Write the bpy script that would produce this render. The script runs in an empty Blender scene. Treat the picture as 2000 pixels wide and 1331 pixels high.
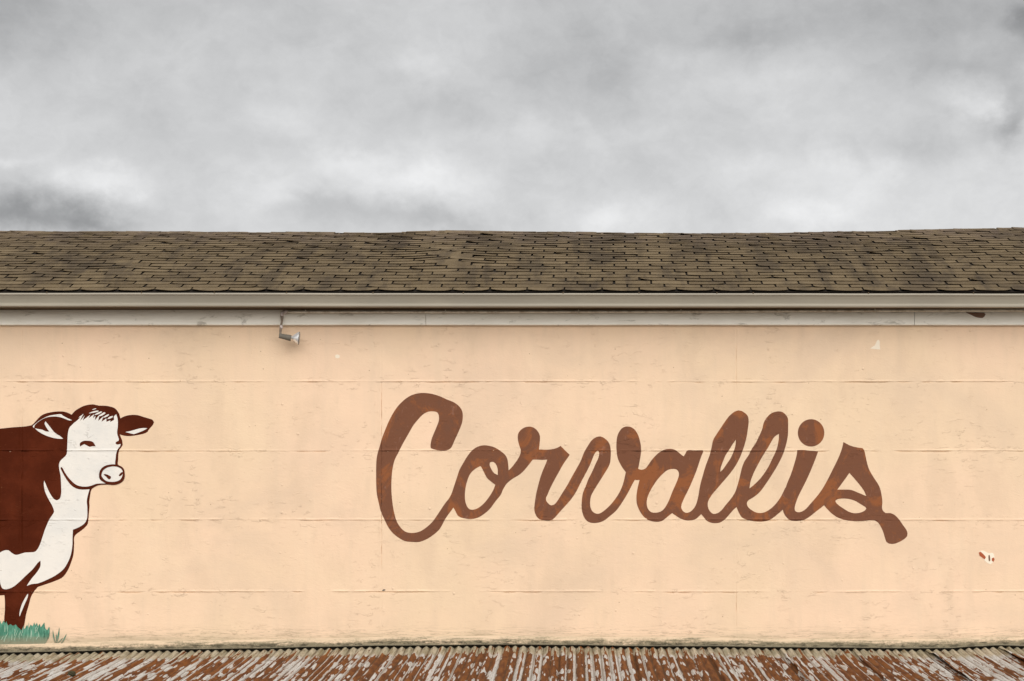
import bpy, bmesh, math, random
from mathutils import Vector, Matrix, noise
from mathutils.geometry import delaunay_2d_cdt
random.seed(7)
S = bpy.context.scene
COL = S.collection

# ------------------------------------------------------------------ camera
F = 5040.0            # focal length in pixels of the 2000 px wide photograph
VX, VY = 1180.0, 1557.0
D = 21.3              # metres from camera to wall plane (Y = 0)
ZC = 1.6
cam = bpy.data.cameras.new('camera'); co = bpy.data.objects.new('camera', cam); COL.objects.link(co)
co.location = (0, -D, ZC); co.rotation_euler = (math.radians(90), 0, 0)
cam.sensor_width = 36; cam.lens = 36*F/2000
cam.shift_x = (1000-VX)/2000; cam.shift_y = (VY-665.5)/2000
cam.clip_end = 3000; S.camera = co

def P(px, py, Y=0.0):
    d = D+Y
    return Vector(((px-VX)*d/F, Y, ZC+(VY-py)*d/F))
def PX(px, Y=0.0): return (px-VX)*(D+Y)/F
def PZ(py, Y=0.0): return ZC+(VY-py)*(D+Y)/F

# ------------------------------------------------------------------ node helper
class NT:
    def __init__(s, tree): s.t = tree; s.n = tree.nodes; s.l = tree.links
    def node(s, typ, **k):
        nd = s.n.new(typ)
        for a, b in k.items(): setattr(nd, a, b)
        return nd
    def put(s, sock, v):
        if isinstance(v, bpy.types.NodeSocket): s.l.new(v, sock)
        elif v is not None: sock.default_value = v
    def m(s, op, a, b=None, c=None, clamp=False):
        nd = s.node('ShaderNodeMath', operation=op, use_clamp=clamp)
        s.put(nd.inputs[0], a); s.put(nd.inputs[1], b); s.put(nd.inputs[2], c)
        return nd.outputs[0]
    def vmul(s, v, k):
        nd = s.node('ShaderNodeVectorMath', operation='MULTIPLY'); s.put(nd.inputs[0], v); nd.inputs[1].default_value = k
        return nd.outputs[0]
    def vadd(s, v, k):
        nd = s.node('ShaderNodeVectorMath', operation='ADD'); s.put(nd.inputs[0], v); s.put(nd.inputs[1], k)
        return nd.outputs[0]
    def noise(s, v, scale=1, detail=3, rough=.5, dist=0, out=0):
        nd = s.node('ShaderNodeTexNoise'); s.put(nd.inputs['Vector'], v)
        nd.inputs['Scale'].default_value = scale; nd.inputs['Detail'].default_value = detail
        nd.inputs['Roughness'].default_value = rough; nd.inputs['Distortion'].default_value = dist
        return nd.outputs[out]
    def vor(s, v, scale=1, rnd=1, feature='F1', out='Distance'):
        nd = s.node('ShaderNodeTexVoronoi', feature=feature); s.put(nd.inputs['Vector'], v)
        nd.inputs['Scale'].default_value = scale; nd.inputs['Randomness'].default_value = rnd
        return nd.outputs[out]
    def ramp(s, v, a, b, lo=0.0, hi=1.0, smooth=True):
        nd = s.node('ShaderNodeMapRange'); nd.interpolation_type = 'SMOOTHSTEP' if smooth else 'LINEAR'
        s.put(nd.inputs[0], v)
        for i, q in enumerate((a, b, lo, hi)): s.put(nd.inputs[i+1], q)
        return nd.outputs[0]
    def mix(s, f, a, b, mode='MIX'):
        nd = s.node('ShaderNodeMix', data_type='RGBA', blend_type=mode)
        s.put(nd.inputs[0], f)
        for i, q in ((6, a), (7, b)):
            if isinstance(q, tuple) and len(q) == 3: q = (*q, 1)
            s.put(nd.inputs[i], q)
        return nd.outputs[2]
    def bump(s, h, strength=1, dist=.01, nrm=None):
        nd = s.node('ShaderNodeBump'); nd.inputs['Strength'].default_value = strength
        nd.inputs['Distance'].default_value = dist; s.put(nd.inputs['Height'], h)
        if nrm is not None: s.l.new(nrm, nd.inputs['Normal'])
        return nd.outputs[0]
    def sep(s, v):
        nd = s.node('ShaderNodeSeparateXYZ'); s.put(nd.inputs[0], v); return nd.outputs
    def comb(s, x=0., y=0., z=0.):
        nd = s.node('ShaderNodeCombineXYZ')
        for i, q in enumerate((x, y, z)): s.put(nd.inputs[i], q)
        return nd.outputs[0]
def mat(name, rough=.6, metal=0.0, color=(.5, .5, .5)):
    m = bpy.data.materials.new(name); m.use_nodes = True
    t = NT(m.node_tree); b = t.n['Principled BSDF']
    b.inputs['Roughness'].default_value = rough; b.inputs['Metallic'].default_value = metal
    b.inputs['Base Color'].default_value = (*color, 1)
    b.inputs['Specular IOR Level'].default_value = .18
    t.b = b
    t.pos = t.node('ShaderNodeNewGeometry').outputs['Position']
    return m, t

# ------------------------------------------------------------------ world: overcast sky
SUN_EL, SUN_AZ = 33, 12      # azimuth in degrees to the right of the camera's back
w = bpy.data.worlds.new('World'); S.world = w; w.use_nodes = True
t = NT(w.node_tree); bg = t.n['Background']
sky = t.node('ShaderNodeTexSky', sky_type='NISHITA'); sky.sun_disc = False
sky.sun_elevation = math.radians(SUN_EL); sky.sun_rotation = math.radians(180-SUN_AZ)
gen = t.node('ShaderNodeTexCoord').outputs['Generated']
gx, gy, gz = t.sep(gen)
front = t.ramp(gy, .2, .5)
gys = t.m('MAXIMUM', gy, .15)
pu = t.m('MULTIPLY_ADD', t.m('DIVIDE', gx, gys), F, VX)
pv = t.m('MULTIPLY_ADD', t.m('DIVIDE', gz, gys), -F, VY)
dirn = t.vmul(gen, (1, 1, 1.35))
warp = t.vadd(dirn, t.vmul(t.noise(dirn, 17, 4, .55, out=1), (.075, .075, .075)))
n1 = t.noise(warp, 13, 5, .5)
n2 = t.noise(t.vadd(warp, (3.1, 1.7, .4)), 30, 6, .6)
n3 = t.noise(t.vadd(warp, (7.1, 2.2, 5.4)), 4.2, 2, .5)
lum = t.m('MULTIPLY_ADD', t.m('SUBTRACT', n1, .5), .24, .53)
lum = t.m('MULTIPLY_ADD', t.m('SUBTRACT', n2, .5), .14, lum)
lum = t.m('MULTIPLY_ADD', t.m('SUBTRACT', n3, .5), .10, lum)
n4 = t.noise(t.vadd(dirn, t.vmul(t.noise(dirn, 45, 4, .6, out=1), (.03, .03, .03))), 62, 6, .6)
lum = t.m('MULTIPLY_ADD', t.m('SUBTRACT', n4, .5), .17, lum)
# a brighter haze low over the horizon, heavier cloud above
lum = t.m('ADD', lum, t.ramp(gz, .20, .30, .15, 0, False))
# individual cloud masses: (px, py, rx, ry, gain)
wx, wy, wz = t.sep(t.noise(dirn, 30, 6, .6, out=1))
pu2 = t.m('MULTIPLY_ADD', t.m('SUBTRACT', wx, .5), 210, pu)
pv2 = t.m('MULTIPLY_ADD', t.m('SUBTRACT', wy, .5), 150, pv)
for (cx, cy, rx, ry, g) in [  # masses of cloud, centre / size / brightness
        (40, 430, 130, 44, -.38), (200, 436, 70, 26, -.18), (40, 345, 70, 26, -.04), (20, 320, 60, 12, .10), (215, 352, 85, 28, .20), (690, 312, 90, 24, .15),
        (530, 375, 75, 40, .13), (630, 400, 60, 36, -.12), (790, 365, 120, 26, .14), (1190, 430, 70, 40, .17), (860, 440, 120, 20, -.13),
        (1590, 410, 70, 26, .15), (1680, 345, 70, 34, .12), (1800, 300, 130, 40, -.10), (1925, 215, 45, 22, .11), (2002, 50, 40, 50, -.20), (1990, 235, 22, 60, -.16), (300, 120, 90, 60, .04), (1300, 120, 80, 24, .06), (940, 240, 70, 24, -.05), (870, 350, 120, 30, .08), (1530, 330, 90, 26, .07),
        (1890, 140, 90, 30, -.12), (1960, 275, 60, 30, -.12), (1460, 70, 90, 26, -.10), (1830, 40, 240, 60, -.13), (1480, 175, 110, 24, .07),
        (1100, 130, 190, 50, -.09), (850, 205, 120, 30, -.08), (800, 112, 50, 26, .09), (1100, 265, 130, 26, .09), (0, 0, 130, 90, -.16), (560, 230, 60, 30, .05)]:
    a = t.m('DIVIDE', t.m('SUBTRACT', pu2, cx), rx); b = t.m('DIVIDE', t.m('SUBTRACT', pv2, cy), ry)
    r2 = t.m('ADD', t.m('MULTIPLY', a, a), t.m('MULTIPLY', b, b))
    e = t.m('EXPONENT', t.m('MULTIPLY', r2, -.7))
    lum = t.m('MULTIPLY_ADD', t.m('MULTIPLY', e, front), g, lum)
lum = t.m('MAXIMUM', lum, .18)
SKY_GAIN = .485
lum = t.m('MULTIPLY', lum, SKY_GAIN)
cloud = t.comb(lum, t.m('MULTIPLY', lum, 1.0), t.m('MULTIPLY', lum, 1.0))
ns = t.vmul(sky.outputs[0], (.06, .06, .06))
t.l.new(t.mix(.97, ns, cloud), bg.inputs['Color']); bg.inputs['Strength'].default_value = 1.0

sun = bpy.data.lights.new('sun', 'SUN'); so = bpy.data.objects.new('sun', sun); COL.objects.link(so)
sun.energy = 1.5; sun.angle = math.radians(75); sun.color = (1, .97, .93)
el, az = math.radians(SUN_EL), math.radians(SUN_AZ)
dv = Vector((math.sin(az)*math.cos(el), -math.cos(az)*math.cos(el), math.sin(el)))
so.rotation_euler = dv.to_track_quat('Z', 'Y').to_euler(); so.location = (0, -10, 20)
S.view_settings.view_transform = 'Standard'; S.view_settings.look = 'None'
S.view_settings.exposure = 1.10; S.view_settings.gamma = 1; S.view_settings.use_curve_mapping = False

# ------------------------------------------------------------------ object helpers
def thing(name, label, cat, loc=(0, 0, 0), group=None):
    o = bpy.data.objects.new(name, None); COL.objects.link(o); o.location = loc
    o['label'] = label; o['category'] = cat
    if group: o['group'] = group
    return o
def obj(name, me, m=None, parent=None, label=None, kind=None):
    if isinstance(me, bmesh.types.BMesh):
        bm = me; me = bpy.data.meshes.new(name); bm.to_mesh(me); bm.free()
    if m and not me.materials: me.materials.append(m)
    o = bpy.data.objects.new(name, me); COL.objects.link(o)
    if parent:
        o.parent = parent
        q = parent; off = Vector((0, 0, 0))
        while q: off += q.location; q = q.parent
        o.location = -off          # mesh data is in world coordinates
    if label: o['label'] = label
    if kind: o['kind'] = kind
    return o
def pydata(name, vs, fs, smooth=False):
    me = bpy.data.meshes.new(name); me.from_pydata([tuple(v) for v in vs], [], fs); me.update()
    if smooth: me.shade_smooth()
    return me
def box(bm, x0, x1, y0, y1, z0, z1):
    v = [bm.verts.new(p) for p in ((x0, y0, z0), (x1, y0, z0), (x1, y1, z0), (x0, y1, z0), (x0, y0, z1), (x1, y0, z1), (x1, y1, z1), (x0, y1, z1))]
    for f in ((3, 2, 1, 0), (4, 5, 6, 7), (0, 1, 5, 4), (1, 2, 6, 5), (2, 3, 7, 6), (3, 0, 4, 7)): bm.faces.new([v[i] for i in f])
def tube(path, rad, n=14, name='tube', caps=True):
    """swept tube with a radius per point"""
    if not isinstance(rad, (list, tuple)): rad = [rad]*len(path)
    vs, fs = [], []
    path = [Vector(p) for p in path]; up = None
    for i, p in enumerate(path):
        d = (path[min(i+1, len(path)-1)]-path[max(i-1, 0)]).normalized()
        if up is None: up = d.orthogonal().normalized()
        up = (up-d*up.dot(d)).normalized(); sd = d.cross(up)
        for k in range(n):
            a = 2*math.pi*k/n; vs.append(p+(up*math.cos(a)+sd*math.sin(a))*rad[i])
    for i in range(len(path)-1):
        for k in range(n): fs.append((i*n+k, i*n+(k+1) % n, (i+1)*n+(k+1) % n, (i+1)*n+k))
    if caps: fs += [tuple(range(n))[::-1], tuple(range((len(path)-1)*n, len(path)*n))]
    me = pydata(name, vs, fs, True)
    for pl in me.polygons:
        if len(pl.vertices) > 4: pl.use_smooth = False
    return me
def N1(x, y=0., z=0.): return noise.noise(Vector((x, y, z)))
def interp(tab, x):
    if x <= tab[0][0]: return tab[0][1]
    for (a, b), (c, d) in zip(tab, tab[1:]):
        if x <= c:
            u = (x-a)/(c-a); u = u*u*(3-2*u); return b+(d-b)*u
    return tab[-1][1]

# ------------------------------------------------------------------ wall surface relief
SEAM_PY = (747, 882, 1017, 1157)
SEAMS = [PZ(p) for p in SEAM_PY]
WTOP = PZ(604); WBOT = PZ(1258.5)
VSEAM_PX = (-1358, -658, 43, 745, 1438, 2142, 2842)
VSEAMS = [PX(p) for p in VSEAM_PX]
def seam_z(zs, x): return zs + .004*N1(x*.5, zs*9) + .0022*N1(x*6, zs*9)
def wall_y(x, z):
    """how far the wall face stands toward (-) or away (+) from the camera, metres"""
    y = .004*N1(x*.7, z*.9, 3.1) + .0015*N1(x*4, z*4, 8.8)
    for zs in SEAMS:
        d = z-seam_z(zs, x)
        if abs(d) < .03:
            rid = max(0, N1(x*2.3, zs*7, 1.3)+.26)*1.6*(.5+abs(N1(x*16, zs*5, 2.7))*2.2) + max(0, N1(x*11, zs*5, 7.7)-.1)*2.2
            cr = max(0, N1(x*2.1, zs*3, 9.3)+.02)*3.2*max(0, .45+1.6*N1(x*14, zs*5, 5.5)) + max(0, N1(x*9, zs*5, 3.5)-.18)*2.5
            if abs(d) < .003: y += .008*min(1, cr)-.001*min(1, rid)
            elif d > 0: y -= .0050*min(1.3, rid)*max(0, 1-abs(d-.006)/.012)
            else: y += .0016*min(1, cr)*max(0, 1-abs(d)/.02)
    for xs in VSEAMS:
        d = x-xs
        if abs(d) < .035:
            rid = max(0, N1(z*3.1, xs*7, 1.3)+.15)+max(0, N1(z*17, xs*5, 2.7))*1.2
            if abs(d) < .002: y += .006*min(1, max(0, N1(z*2.3, xs*3, 4)+.02)*3*max(0, .4+1.6*N1(z*15, xs)))
            else: y -= .0038*min(1.3, rid)*max(0, 1-abs(abs(d)-.012)/.016)
    return y
ROWOFF = (-.022, -.012, -.006, -.0025, 0, .0025, .006, .012, .022)

WALLC = (.80, .565, .365)
def wall_relief(t):
    """height field of old layered wall paint; shared by wall and murals"""
    p = t.pos
    base = t.noise(t.vmul(p, (3.5, 1, 7)), 1, 4, .55)
    fl = t.noise(t.vmul(p, (9, 1, 22)), 1, 5, .62, .4)
    area = t.noise(p, 1.9, 3, .6)
    edge = t.ramp(fl, .585, .615)
    amt = t.ramp(area, .46, .66)
    zz = t.sep(p)[2]; near = None
    for zs in SEAMS:
        q = t.ramp(t.m('ABSOLUTE', t.m('SUBTRACT', zz, zs-.012)), .085, .02, 0, 1)
        near = q if near is None else t.m('MAXIMUM', near, q)
    near = t.m('MULTIPLY', near, t.ramp(t.noise(t.vadd(p, (3, 1, 2)), 2.6, 3, .6), .42, .60))
    amt = t.m('MAXIMUM', amt, near)
    h = t.m('MULTIPLY', edge, amt)
    fl2 = t.noise(t.vadd(t.vmul(p, (16, 1, 34)), (4, 4, 4)), 1, 4, .6, .9)
    h2 = t.m('MULTIPLY', t.ramp(fl2, .635, .67), t.m('MAXIMUM', near, t.ramp(t.noise(t.vadd(p, (9, 3, 2)), 2.3, 3), .46, .66)))
    h = t.m('MULTIPLY_ADD', h2, .7, h)
    # blisters
    vv = t.vor(t.vmul(p, (1, 0, 1)), 6.5)
    rnd = t.sep(t.vor(t.vmul(p, (1, 0, 1)), 6.5, out='Color'))[0]
    bl = t.m('MULTIPLY', t.ramp(vv, .085, .03), t.ramp(rnd, .50, .55))
    h = t.m('MULTIPLY_ADD', bl, 1.6, h)
    h = t.m('MULTIPLY_ADD', base, .5, h)
    fine = t.noise(t.vmul(p, (45, 1, 85)), 1, 3, .7)
    h = t.m('MULTIPLY_ADD', fine, .55, h)
    h = t.m('MULTIPLY_ADD', t.noise(t.vmul(p, (14, 1, 30)), 1, 4, .6, .3), .55, h)
    return h, edge, amt, fl2, bl
def wall_finish(t, col, dirt=1.0):
    p = t.pos; x, y, z = t.sep(p)
    h, edge, amt, fl2, bl = wall_relief(t)
    # short dark cracks and pin holes
    cr = t.noise(t.vadd(t.vmul(p, (11, 1, 42)), (2, 8, 1)), 1, 3, .6, .4)
    crk = t.m('MULTIPLY', t.ramp(t.m('ABSOLUTE', t.m('SUBTRACT', cr, .5)), .0045, .0), t.ramp(t.noise(t.vadd(p, (1, 5, 7)), 4.7, 3), .60, .68))
    col = t.mix(t.m('MULTIPLY', crk, .30*dirt), col, (.40, .20, .10))
    dots = t.vor(t.vmul(p, (1, 0, 1)), 9)
    dr = t.sep(t.vor(t.vmul(p, (1, 0, 1)), 9, out='Color'))[1]
    dm = t.m('MULTIPLY', t.ramp(dots, .055, .03), t.ramp(dr, .86, .88))
    col = t.mix(t.m('MULTIPLY', dm, .6), col, (.22, .12, .06))
    hb = t.m('MULTIPLY_ADD', crk, -.25, h)
    t.l.new(col, t.b.inputs['Base Color'])
    t.l.new(t.bump(hb, .8, .0029), t.b.inputs['Normal'])

mwall, t = mat('cream_wall_paint', .62)
p = t.pos; x, y, z = t.sep(p)
big = t.noise(p, .55, 4, .55)
c = t.mix(t.ramp(big, .35, .65), (.775, .560, .395), (.725, .545, .370))
bg2 = t.noise(t.vadd(t.vmul(p, (.8, 1, 1.1)), (7, 7, 7)), 1, 5, .6, .5)
c = t.mix(t.ramp(bg2, .45, .70, 0, .5), c, (.60, .455, .33))
st = t.noise(t.vmul(p, (9, 1, .7)), 1, 4, .6)
c = t.mix(t.ramp(st, .48, .72, 0, .28), c, (.64, .49, .35))
st2 = t.noise(t.vadd(t.vmul(p, (2.6, 1, 1.6)), (5, 5, 5)), 1, 5, .65)
c = t.mix(t.ramp(st2, .48, .72, 0, .22), c, (.84, .65, .45))
gr = t.noise(t.vmul(p, (3, 1, 1.3)), 1, 6, .65, .3)
c = t.mix(t.ramp(gr, .48, .68, 0, .42), c, (.62, .46, .32))
# grime washed down from under the eave and splashed up at the foot
foot = t.m('SUBTRACT', PZ(1236), z)
fn = t.noise(t.vmul(p, (2.2, 1, 14)), 1, 5, .65, .5)
fm = t.ramp(t.m('MULTIPLY_ADD', t.m('SUBTRACT', fn, .5), .22, foot), -.02, .10, 0, .6)
c = t.mix(fm, c, (.38, .32, .21))
fl = t.noise(t.vmul(p, (3, 1, 40)), 1, 4, .6, .4)
lm = t.m('MULTIPLY', t.ramp(t.m('ABSOLUTE', t.m('SUBTRACT', fl, .5)), .03, .0), t.ramp(z, PZ(1215), PZ(1240)))
c = t.mix(t.m('MULTIPLY', lm, .5), c, (.25, .19, .12))
wall_finish(t, c)

mflash, t = mat('dirty_cream_flashing', .8)
p = t.pos; x, y, z = t.sep(p)
vcol = t.node('ShaderNodeAttribute', attribute_name='drop').outputs['Fac']   # 0 at the top edge, 1 at the lower lip
fn = t.noise(t.vmul(p, (2.6, 1, 30)), 1, 6, .7, .5)
fn2 = t.noise(t.vmul(p, (38, 1, 60)), 1, 4, .75)
patch = t.noise(t.vmul(p, (1.1, 1, 1)), 1, 3, .6)
s = t.m('ADD', t.m('MULTIPLY', t.m('SUBTRACT', fn, .5), 2.2), t.m('MULTIPLY', t.m('SUBTRACT', fn2, .5), 1.5))
s = t.m('ADD', s, t.m('MULTIPLY', t.m('SUBTRACT', patch, .5), 1.2))
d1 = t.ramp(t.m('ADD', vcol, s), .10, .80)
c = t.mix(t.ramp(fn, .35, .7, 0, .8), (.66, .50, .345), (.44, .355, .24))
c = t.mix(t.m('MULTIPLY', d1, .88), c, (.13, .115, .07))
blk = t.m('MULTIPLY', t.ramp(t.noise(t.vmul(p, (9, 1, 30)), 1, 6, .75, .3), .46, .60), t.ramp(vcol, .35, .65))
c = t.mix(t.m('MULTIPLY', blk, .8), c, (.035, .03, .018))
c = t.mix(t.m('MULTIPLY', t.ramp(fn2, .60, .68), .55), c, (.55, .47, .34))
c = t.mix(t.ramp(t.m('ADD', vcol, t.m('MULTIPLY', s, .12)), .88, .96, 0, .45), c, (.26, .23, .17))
t.l.new(c, t.b.inputs['Base Color'])
t.l.new(t.bump(t.m('MULTIPLY_ADD', fn2, .5, fn), .9, .008), t.b.inputs['Normal'])

# ------------------------------------------------------------------ ground
mg, t = mat('gravel_yard', .9)
g = t.noise(t.pos, 14, 6, .7); g2 = t.noise(t.pos, .5, 4)
t.l.new(t.mix(g2, t.mix(g, (.16, .15, .13), (.30, .28, .25)), (.24, .22, .19)), t.b.inputs['Base Color'])
t.l.new(t.bump(g, .6, .02), t.b.inputs['Normal'])
go = obj('ground', pydata('ground', [(-700, -700, 0), (700, -700, 0), (700, 900, 0), (-700, 900, 0)], [(0, 1, 2, 3)]), mg)
go['kind'] = 'structure'

# ------------------------------------------------------------------ building
XL, XR = VSEAMS[0], VSEAMS[-1]
bld = thing('concrete_building', 'long cream painted concrete building with brown shingle roof, gutter and white trim board', 'building', (0, 0, 0))
mdark, t = mat('bare_dark_concrete', .9, color=(.10, .09, .075))
nn = t.noise(t.pos, 8, 4); t.l.new(t.mix(nn, (.07, .065, .055), (.14, .125, .10)), t.b.inputs['Base Color'])

# roof profile marched course by course up the slope
EXPO = .127
RIDGE_PX = [(-800, 455), (0, 453), (200, 453.5), (460, 455), (740, 456), (870, 452), (960, 453.5), (1250, 457), (1500, 457), (1700, 452.5), (2000, 446), (2900, 443)]
prof = []
yy, zz = -.262, PZ(569.5, -.262)-.004
k = 0
while True:
    prof.append((yy, zz))
    py = VY-(zz-ZC)*F/(D+yy)
    if py < 456.5: break
    tan = .437-.118*(k/26)**.9
    a = math.atan(tan); yy += EXPO*math.cos(a); zz += EXPO*math.sin(a); k += 1
NC = len(prof)-1
RY, RZ = prof[-1]
print('courses', NC, 'ridge', RY, RZ)
DEPTH = 2*RY
def roof_h(x, k):
    """extra height of the sagging, rippled roof above the ideal profile"""
    px = VX+x*F/(D+prof[min(int(k), NC)][0]); tt = k/NC
    r = (456.5-interp(RIDGE_PX, px))*(D+RY)/F
    h = r*tt**1.6
    am = .6+.6*N1(x*.6, k*.15, 4)
    h += .010*am*N1(x*1.5, k*.32, 0)*min(1, k/3) + .004*N1(x*4.5, k*.55, 6)
    # buckled patch
    h += .022*math.exp(-((px-880)/38)**2-((k-11)/3.5)**2)
    h += .012*math.exp(-((px-245)/30)**2-((k-8)/2.5)**2)
    h += .012*math.exp(-((px-75)/40)**2-((k-5)/1.5)**2)
    return h
def roof_pt(x, k, lift=0.):
    i = min(max(int(math.floor(k)), 0), NC-1); u = k-i
    y = prof[i][0]*(1-u)+prof[i+1][0]*u; z = prof[i][1]*(1-u)+prof[i+1][1]*u
    return Vector((x, y, z+roof_h(x, k)+lift))

# wall body (closed box) with gables
bm = bmesh.new()
pf = [(.19, 0), (.19, PZ(607)-.02), (RY, RZ-.12), (DEPTH-.2, PZ(607)-.02), (DEPTH-.2, 0)]
for xx in (XL+.01, XR-.01):
    pass
va = [bm.verts.new((XL+.01, a, b)) for a, b in pf]; vb = [bm.verts.new((XR-.01, a, b)) for a, b in pf]
bm.faces.new(va); bm.faces.new(vb[::-1])
for i in range(5):
    j = (i+1) % 5; bm.faces.new((va[j], va[i], vb[i], vb[j]))
bmesh.ops.recalc_face_normals(bm, faces=bm.faces)
wall = obj('wall', bm, mdark, bld)

# wall panels: cast concrete lifts, one object each
zs_all = [WBOT]+SEAMS[::-1]+[WTOP]
def xcols(a, b):
    xs = {round(a, 5), round(b, 5)}
    for o in (.003, .007, .013, .022, .034):
        xs.add(round(a+o, 5)); xs.add(round(b-o, 5))
    i = math.ceil((a+.04)/.03)
    while i*.03 < b-.04: xs.add(round(i*.03, 5)); i += 1
    return sorted(xs)
for ci in range(len(VSEAMS)-1):
    x0, x1 = VSEAMS[ci], VSEAMS[ci+1]
    xs = xcols(x0, x1)
    for ri in range(len(zs_all)-1):
        z0, z1 = zs_all[ri], zs_all[ri+1]
        rows = []
        for o in ROWOFF:
            if o >= 0: rows.append(('b', o)); 
        for q in range(math.ceil((z0+.034)/.03), math.floor((z1-.034)/.03)+1): rows.append(('m', q*.03))
        for o in ROWOFF:
            if o <= 0: rows.append(('t', o))
        vs, fs = [], []
        for kind, o in rows:
            for xx in xs:
                b0 = seam_z(z0, xx) if ri else z0
                b1 = seam_z(z1, xx) if ri < len(zs_all)-2 else z1
                zc_ = b0+o if kind == 'b' else b1+o if kind == 't' else o
                vs.append((xx, wall_y(xx, zc_), zc_))
        nx = len(xs); nr = len(rows)
        for r in range(nr-1):
            for q in range(nx-1): fs.append((r*nx+q, r*nx+q+1, (r+1)*nx+q+1, (r+1)*nx+q))
        # rim and back of the slab
        b = len(vs)
        vs += [(x0, .17, z0), (x1, .17, z0), (x1, .17, z1), (x0, .17, z1)]
        fs.append((b+3, b+2, b+1, b))
        fs.append(tuple([b, b+1]+[q for q in range(nx-1, -1, -1)]))
        fs.append(tuple([b+2, b+3]+[(nr-1)*nx+q for q in range(nx)]))
        fs.append(tuple([b+3, b]+[r*nx for r in range(nr)]))
        fs.append(tuple([b+1, b+2]+[r*nx+nx-1 for r in range(nr-1, -1, -1)]))
        obj('wall_panel', pydata('wall_panel', vs, fs), mwall, wall)
# side and back walls of the same paint
bm = bmesh.new()
box(bm, XL-.15, XL, 0, DEPTH-.05, 0, PZ(606)); obj('side_wall', bm, mwall, bld)
bm = bmesh.new()
box(bm, XR, XR+.15, 0, DEPTH-.05, 0, PZ(606)); obj('side_wall', bm, mwall, bld)

# flashing lip over the lean-to roof, painted with the wall
LIP = [(-1400, 1276), (0, 1274.5), (125, 1272.5), (250, 1269), (375, 1268), (500, 1266.5), (625, 1263.5), (750, 1261), (1000, 1259), (1125, 1260), (1250, 1262), (1400, 1262.3), (1500, 1264), (1625, 1265), (1780, 1266.3), (1850, 1266), (1910, 1262.5), (1955, 1260.5), (2000, 1262), (2100, 1264), (2900, 1262)]
LY = -.04
vs, fs, dr = [], [], []
xs = [XL+i*.03 for i in range(int((XR-XL)/.03)+1)]
NP = 9
for xx in xs:
    px = VX+xx*F/(D+LY); lipz = PZ(interp(LIP, px), LY)
    ztop = PZ(interp(LIP, px)-17)+.006*N1(xx*1.3)
    for i in range(NP):
        u = i/(NP-1)
        y = -.002+(LY+.002)*u**1.4 + wall_y(xx, ztop)*(1-u) - .003*N1(xx*5, u*3, 2)*math.sin(u*math.pi) - (.004 if i == 0 else .004)
        zq = ztop+(lipz-ztop)*u
        vs.append((xx, y if i else wall_y(xx, ztop)+.001, zq)); dr.append(u)
    vs.append((xx, LY+.006, lipz-.003)); dr.append(1)
    vs.append((xx, -.0, lipz+.004)); dr.append(1)
M = NP+2
for i in range(len(xs)-1):
    for j in range(M-1): fs.append((i*M+j, i*M+j+1, (i+1)*M+j+1, (i+1)*M+j))
me = pydata('flashing', vs, fs, True)
at = me.attributes.new('drop', 'FLOAT', 'POINT'); at.data.foreach_set('value', dr)
obj('flashing', me, mflash, bld, label='grimy cream painted flashing lip at the foot of the wall')

# frieze boards, soffit, fascia
mtrim, t = mat('weathered_white_trim', .6)
p = t.pos; x, y, z = t.sep(p)
n = t.noise(t.vmul(p, (1.6, 1, 14)), 1, 6, .68, .4)
c = t.mix(t.ramp(n, .38, .68, 0, .6), (.90, .865, .775), (.74, .695, .60))
n2_ = t.noise(t.vadd(t.vmul(p, (5, 1, 16)), (3, 3, 3)), 1, 5, .7, .6)
c = t.mix(t.ramp(n2_, .56, .70, 0, .6), c, (.26, .23, .18))
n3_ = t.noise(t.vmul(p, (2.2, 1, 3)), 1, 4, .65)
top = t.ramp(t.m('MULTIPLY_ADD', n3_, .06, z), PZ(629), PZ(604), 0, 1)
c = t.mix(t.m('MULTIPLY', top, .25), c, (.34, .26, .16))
dark_band = t.m('MULTIPLY', t.ramp(t.m('MULTIPLY_ADD', n3_, .006, z), PZ(609.5), PZ(607.5)), t.ramp(x, PX(553), PX(560)))
c = t.mix(t.m('MULTIPLY', dark_band, .85), c, (.07, .045, .02))  # darker brown along the board's top edge, right of the elbow
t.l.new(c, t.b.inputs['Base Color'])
t.l.new(t.bump(t.noise(t.vmul(p, (9, 9, 90)), 1, 4, .65), .5, .004), t.b.inputs['Normal'])
FZ0 = PZ(635.0, -.04); FZ1 = PZ(606.5, -.03)
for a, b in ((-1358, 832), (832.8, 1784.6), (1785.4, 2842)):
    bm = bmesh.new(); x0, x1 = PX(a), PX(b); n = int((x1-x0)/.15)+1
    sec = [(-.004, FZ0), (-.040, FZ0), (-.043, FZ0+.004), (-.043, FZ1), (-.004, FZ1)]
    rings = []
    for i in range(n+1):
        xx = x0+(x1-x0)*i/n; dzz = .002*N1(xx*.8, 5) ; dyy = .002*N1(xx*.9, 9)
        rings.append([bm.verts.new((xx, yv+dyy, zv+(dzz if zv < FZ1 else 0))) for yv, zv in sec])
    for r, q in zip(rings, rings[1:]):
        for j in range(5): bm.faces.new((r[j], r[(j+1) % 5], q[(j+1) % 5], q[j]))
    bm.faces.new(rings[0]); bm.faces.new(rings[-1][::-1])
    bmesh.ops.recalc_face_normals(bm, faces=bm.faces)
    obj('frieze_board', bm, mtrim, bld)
msof, t = mat('shade_brown_soffit', .8)
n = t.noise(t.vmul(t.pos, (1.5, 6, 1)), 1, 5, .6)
t.l.new(t.mix(n, (.06, .038, .018), (.14, .10, .06)), t.b.inputs['Base Color'])  # eave shade put into the soffit's own brown
SZ = FZ1+.002
bm = bmesh.new(); box(bm, XL-.15, XR+.15, -.205, .18, SZ, SZ+.02); obj('soffit', bm, msof, bld)
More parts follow.
